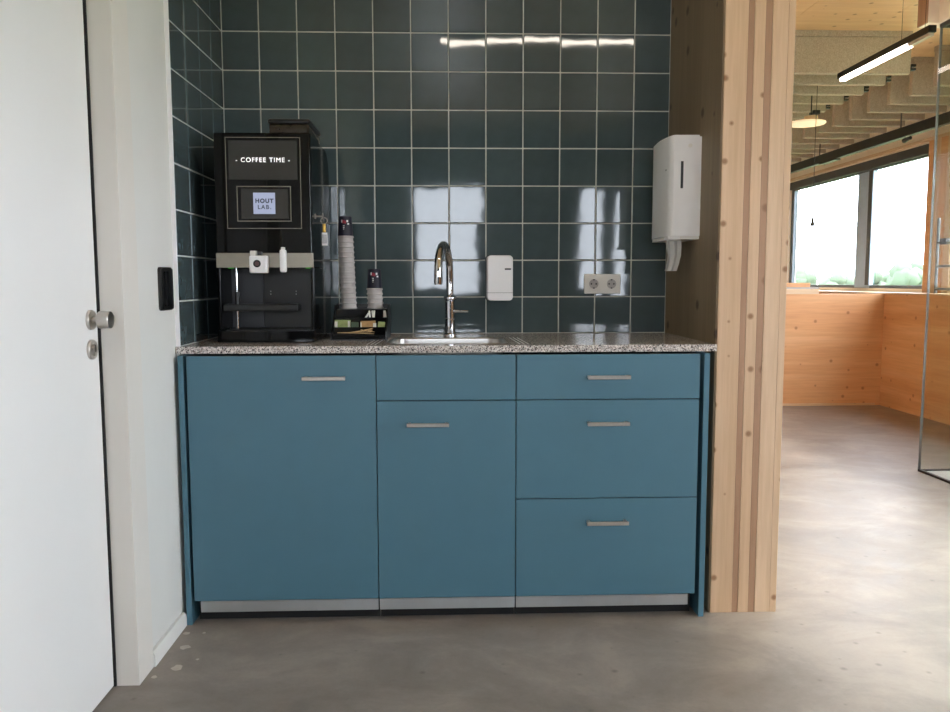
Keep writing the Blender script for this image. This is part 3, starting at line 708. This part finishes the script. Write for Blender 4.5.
for i in range(4):
    bm.faces.new((F[i][0], F[i+1][0], Bk[i+1][0], Bk[i][0])); bm.faces.new((F[i][4], Bk[i][4], Bk[i+1][4], F[i+1][4]))
for j in range(4):
    bm.faces.new((F[0][j], Bk[0][j], Bk[0][j+1], F[0][j+1])); bm.faces.new((F[4][j], F[4][j+1], Bk[4][j+1], Bk[4][j]))
obj('paper_towel', bm, 'black_paper', label='folded paper towel hanging out of the white dispenser', cat='paper towel')
# black plate on the left wall
bp = thing('wall_plate', (-.012, -.701, 1.03), 'black rounded plate on the white wall beside the door', 'wall plate')
bm = prism(bmesh.new(), rrect(-.746, -.648, 1.032, 1.164, .012, 5), -.0119, .002, 0); bmesh.ops.recalc_face_normals(bm, faces=bm.faces)
bmesh.ops.bevel(bm, geom=list(max(bm.faces, key=lambda f: f.calc_center_median().x).edges), offset=.004, segments=2, affect='EDGES')
obj('plate', bm, 'black_satin', bp)
obj('raised_grip', prism(bmesh.new(), rrect(-.735, -.708, 1.045, 1.151, .008, 4), .002, .008, 0), 'black_gloss', bp)

# ================================================================== LAMPS, BAFFLES AND RAIL
def linear_lamp(nm, label, along, c, ln, body_z, led_mat, led=None, wires=(), dw=.0185):
    t = thing(nm, (c[0], c[1], body_z), label, 'lamp')
    def bx(a0, a1, w_, z0, z1):
        return (c[0]+a0, c[0]+a1, c[1]-w_, c[1]+w_, z0, z1) if along == 0 else (c[0]-w_, c[0]+w_, c[1]+a0, c[1]+a1, z0, z1)
    boxo('lamp_body', bx(-ln/2, ln/2, .021, body_z, body_z+.036), 'black_metal', t, bev=.002, seg=1)
    a0, a1 = led or (-ln/2+.01, ln/2-.01)
    boxo('diffuser', bx(a0, a1, dw, body_z-.020, body_z-.0002), led_mat, t, bev=.004, seg=2)
    if led: boxo('blank_cover', bx(-ln/2+.01, a0-.003, .014, body_z-.016, body_z-.0002), 'blank_cover', t)
    for a in wires:
        b_ = bx(a, a, 0, 0, 0)
        obj('suspension_wire', tube(bmesh.new(), [(b_[0], b_[2], body_z+.036), (b_[0], b_[2], CE)], .0012, 6), 'black_metal', t)
linear_lamp('linear_lamp', 'black linear lamp with lit strip hanging beside the glass partition', 1, (3.388, 1.5), .98, 2.405, 'led', (-.285, .46), (-.42, -.2))
linear_lamp('linear_lamp', 'long black linear lamp hanging in front of the tiled niche', 0, (1.365, -1.3), 1.08, 2.43, 'led_warm', None, (-.4, .4), .009)
ORD = 'first second third fourth fifth sixth seventh eighth ninth tenth eleventh twelfth thirteenth fourteenth fifteenth sixteenth'.split()
AG = 'grey felt ceiling baffles'
y = 2.29; k = 0
while y < 6.85:
    for xa, xb, side in ((W+TH+.01, 4.02, 'timber post'), (4.39, WX-.002, 'window wall')):
        t = thing('acoustic_baffle', ((xa+xb)/2, y, 2.519), 'grey felt baffle on the %s side, %s from the exposed wood ceiling' % (side, ORD[k]), 'baffle', AG+' on the %s side' % side)
        boxo('felt_panel', (xa, xb, y, y+.045, 2.519, 2.762), 'felt', t, bev=.006, seg=2)
        boxo('top_rail', (xa, xb, y-.004, y+.049, 2.7625, CE), 'felt', t)
        if xb == 4.02:
            bm = BX(4.021, 4.056, y-.002, y+.03, 2.545, 2.558); box(bm, 4.021, 4.056, y-.002, y+.03, 2.568, 2.584); box(bm, 4.021, 4.026, y, y+.03, 2.558, 2.568)
            obj('end_clip', bm, 'black_metal', t)
    y += .305; k += 1
rl = thing('ceiling_rail', (4.7, 3.0, 2.312), 'black metal rail running above the far windows', 'rail')
boxo('rail_body', (4.675, 4.725, .2, 6.85, 2.314, 2.398), 'black_metal', rl, bev=.003, seg=1)
for py in (.9, 2.2, 3.575, 5.05, 6.4): obj('hanger_rod', tube(bmesh.new(), [(4.7, py, 2.398), (4.7, py, CE)], .006, 8), 'black_metal', rl)
boxo('rail_joint', (4.672, 4.728, 4.66, 5.0, 2.300, 2.314), 'black_metal', rl)
sl = thing('spotlight', (4.7, 3.46, 2.275), 'small black spotlight clipped under the black rail', 'spotlight')
obj('lamp_head', tube(bmesh.new(), [(4.69, 3.41, 2.292), (4.69, 3.50, 2.283)], [.016, .02], 14), 'black_metal', sl)
boxo('clip', (4.685, 4.70, 3.44, 3.47, 2.298, 2.3138), 'white_plastic', sl)
pd = thing('pendant_lamp', (3.68, 3.12, 2.34), 'round flat pendant lamp glowing beneath the felt baffles', 'lamp')
obj('shade', lathe(bmesh.new(), [(.06, .0), (.14, .004), (.148, .012), (.146, .018), (.05, .03)], (3.68, 3.12, 2.335), 2, 40), 'lamp_disc', pd)
obj('lamp_cap', lathe(bmesh.new(), [(.05, 0), (.05, .035), (.03, .04)], (3.72, 3.12, 2.366), 2, 28), 'pale_wood', pd)
bm = BX(3.735, 3.79, 3.115, 3.135, 2.42, 2.45); tube(bm, [(3.72, 3.12, 2.405), (3.72, 3.12, CE)], .005, 8)
obj('stem', bm, 'black_metal', pd)
pc = thing('pull_cord', (3.643, 2.86, 1.534), 'thin black cord with a small cone weight hanging before the far window', 'cord')
obj('cord', tube(bmesh.new(), [(3.643, 2.86, 1.609), (3.640, 2.86, 2.2), (3.643, 2.86, CE)], .0022, 6), 'black_metal', pc)
obj('cone_weight', lathe(bmesh.new(), [(.017, 0), (.016, .004), (.004, .075), (.003, .079)], (3.643, 2.86, 1.533), 2, 20), 'black_metal', pc)

# loose boards on the low partition, steel frame on the parapet
boxo('timber_board', (2.2, 4.165, 3.815, 3.925, 1.0, 1.046), 'pale_wood', label='longer pale timber board lying on the low wooden partition', cat='board', bev=.002, seg=1)
boxo('timber_board', (2.2, 4.09, 3.83, 3.92, 1.0615, 1.10), 'clt_wallx', label='shorter orange timber board, topmost on the low wooden partition', cat='board', bev=.002, seg=1)
boxo('timber_board', (2.2, 4.165, 3.82, 3.92, 1.0465, 1.061), 'cup_white', label='thin pale sheet between two timber boards on the partition', cat='board')
rk = thing('steel_rack', (4.9, 2.8, 1.012), 'grey steel rack with three bars on the window ledge', 'rack')
for py in (2.25, 3.3): obj('post', tube(bmesh.new(), [(4.9, py, 1.012), (4.9, py, 1.63)], .012, 12), 'rack_grey', rk)
for z_ in (1.05, 1.235, 1.425): obj('bar', tube(bmesh.new(), [(4.9, 2.25, z_), (4.9, 3.3, z_)], .011, 12), 'rack_grey', rk)
boxo('clamp', (4.88, 4.92, 3.17, 3.25, 1.41, 1.46), 'grey_plastic', rk, bev=.004)

# ================================================================== OUTSIDE
boxo('ground', (6, 220, -150, 300, -6.4, -6.12), 'grass', kind='structure')
def tree(x_, y_, r, h, label, seed):
    rnd = random.Random(seed); z0 = -6.09
    t = thing('tree', (x_, y_, z0), label, 'tree', 'trees beyond the windows')
    obj('trunk', tube(bmesh.new(), [(x_, y_, z0), (x_+.1, y_, z0+h*.5)], [.35, .2], 8), 'bark', t)
    bm = bmesh.new()
    for k in range(16):
        a = rnd.uniform(0, 2*PI); q_ = rnd.random(); rr_ = r*.75*math.sqrt(rnd.random())*(1-.5*q_)
        bmesh.ops.create_icosphere(bm, subdivisions=2, radius=r*rnd.uniform(.28, .45), matrix=Matrix.Translation((x_+rr_*math.cos(a), y_+rr_*math.sin(a), z0+h*(.35+.5*q_))))
    for v in bm.verts: v.co += Vector((rnd.uniform(-1, 1), rnd.uniform(-1, 1), rnd.uniform(-1, 1)))*r*.06
    obj('crown', bm, 'leaf', t, ang=70)
def outdoor(px, dist):
    a = YAW+math.atan((px-475)/FPX); return (.8556+dist*math.sin(a), -3.19+dist*math.cos(a))
for i, (px, dist, r, top, lab) in enumerate(((801, 80, 2.4, 268, 'rounded tree seen over the loose boards through the window'), (836, 104, 2.8, 275, 'small distant tree showing over the sill beside the mullion'),
        (876, 92, 2.2, 272, 'smaller tree beside the broad tree, close to the mullion'), (905, 84, 3.0, 265, 'broad leafy tree in the window by the glass partition'))):
    x_, y_ = outdoor(px, dist); h = 6+1.12+(281.3-top)/FPX*dist
    tree(x_, y_, r, h/.9, lab, 40+i)
for i in range(7):
    x_, y_ = outdoor(779+i*27, 165+7*(i % 2)); tree(x_, y_, 2.5, (6+1.12+(281.3-275.5+1.5*(i % 2))/FPX*168)/.9, 'low tree in the far row across the field', 90+i)

for o in bpy.data.objects:
    if '_o' in o: del o['_o']
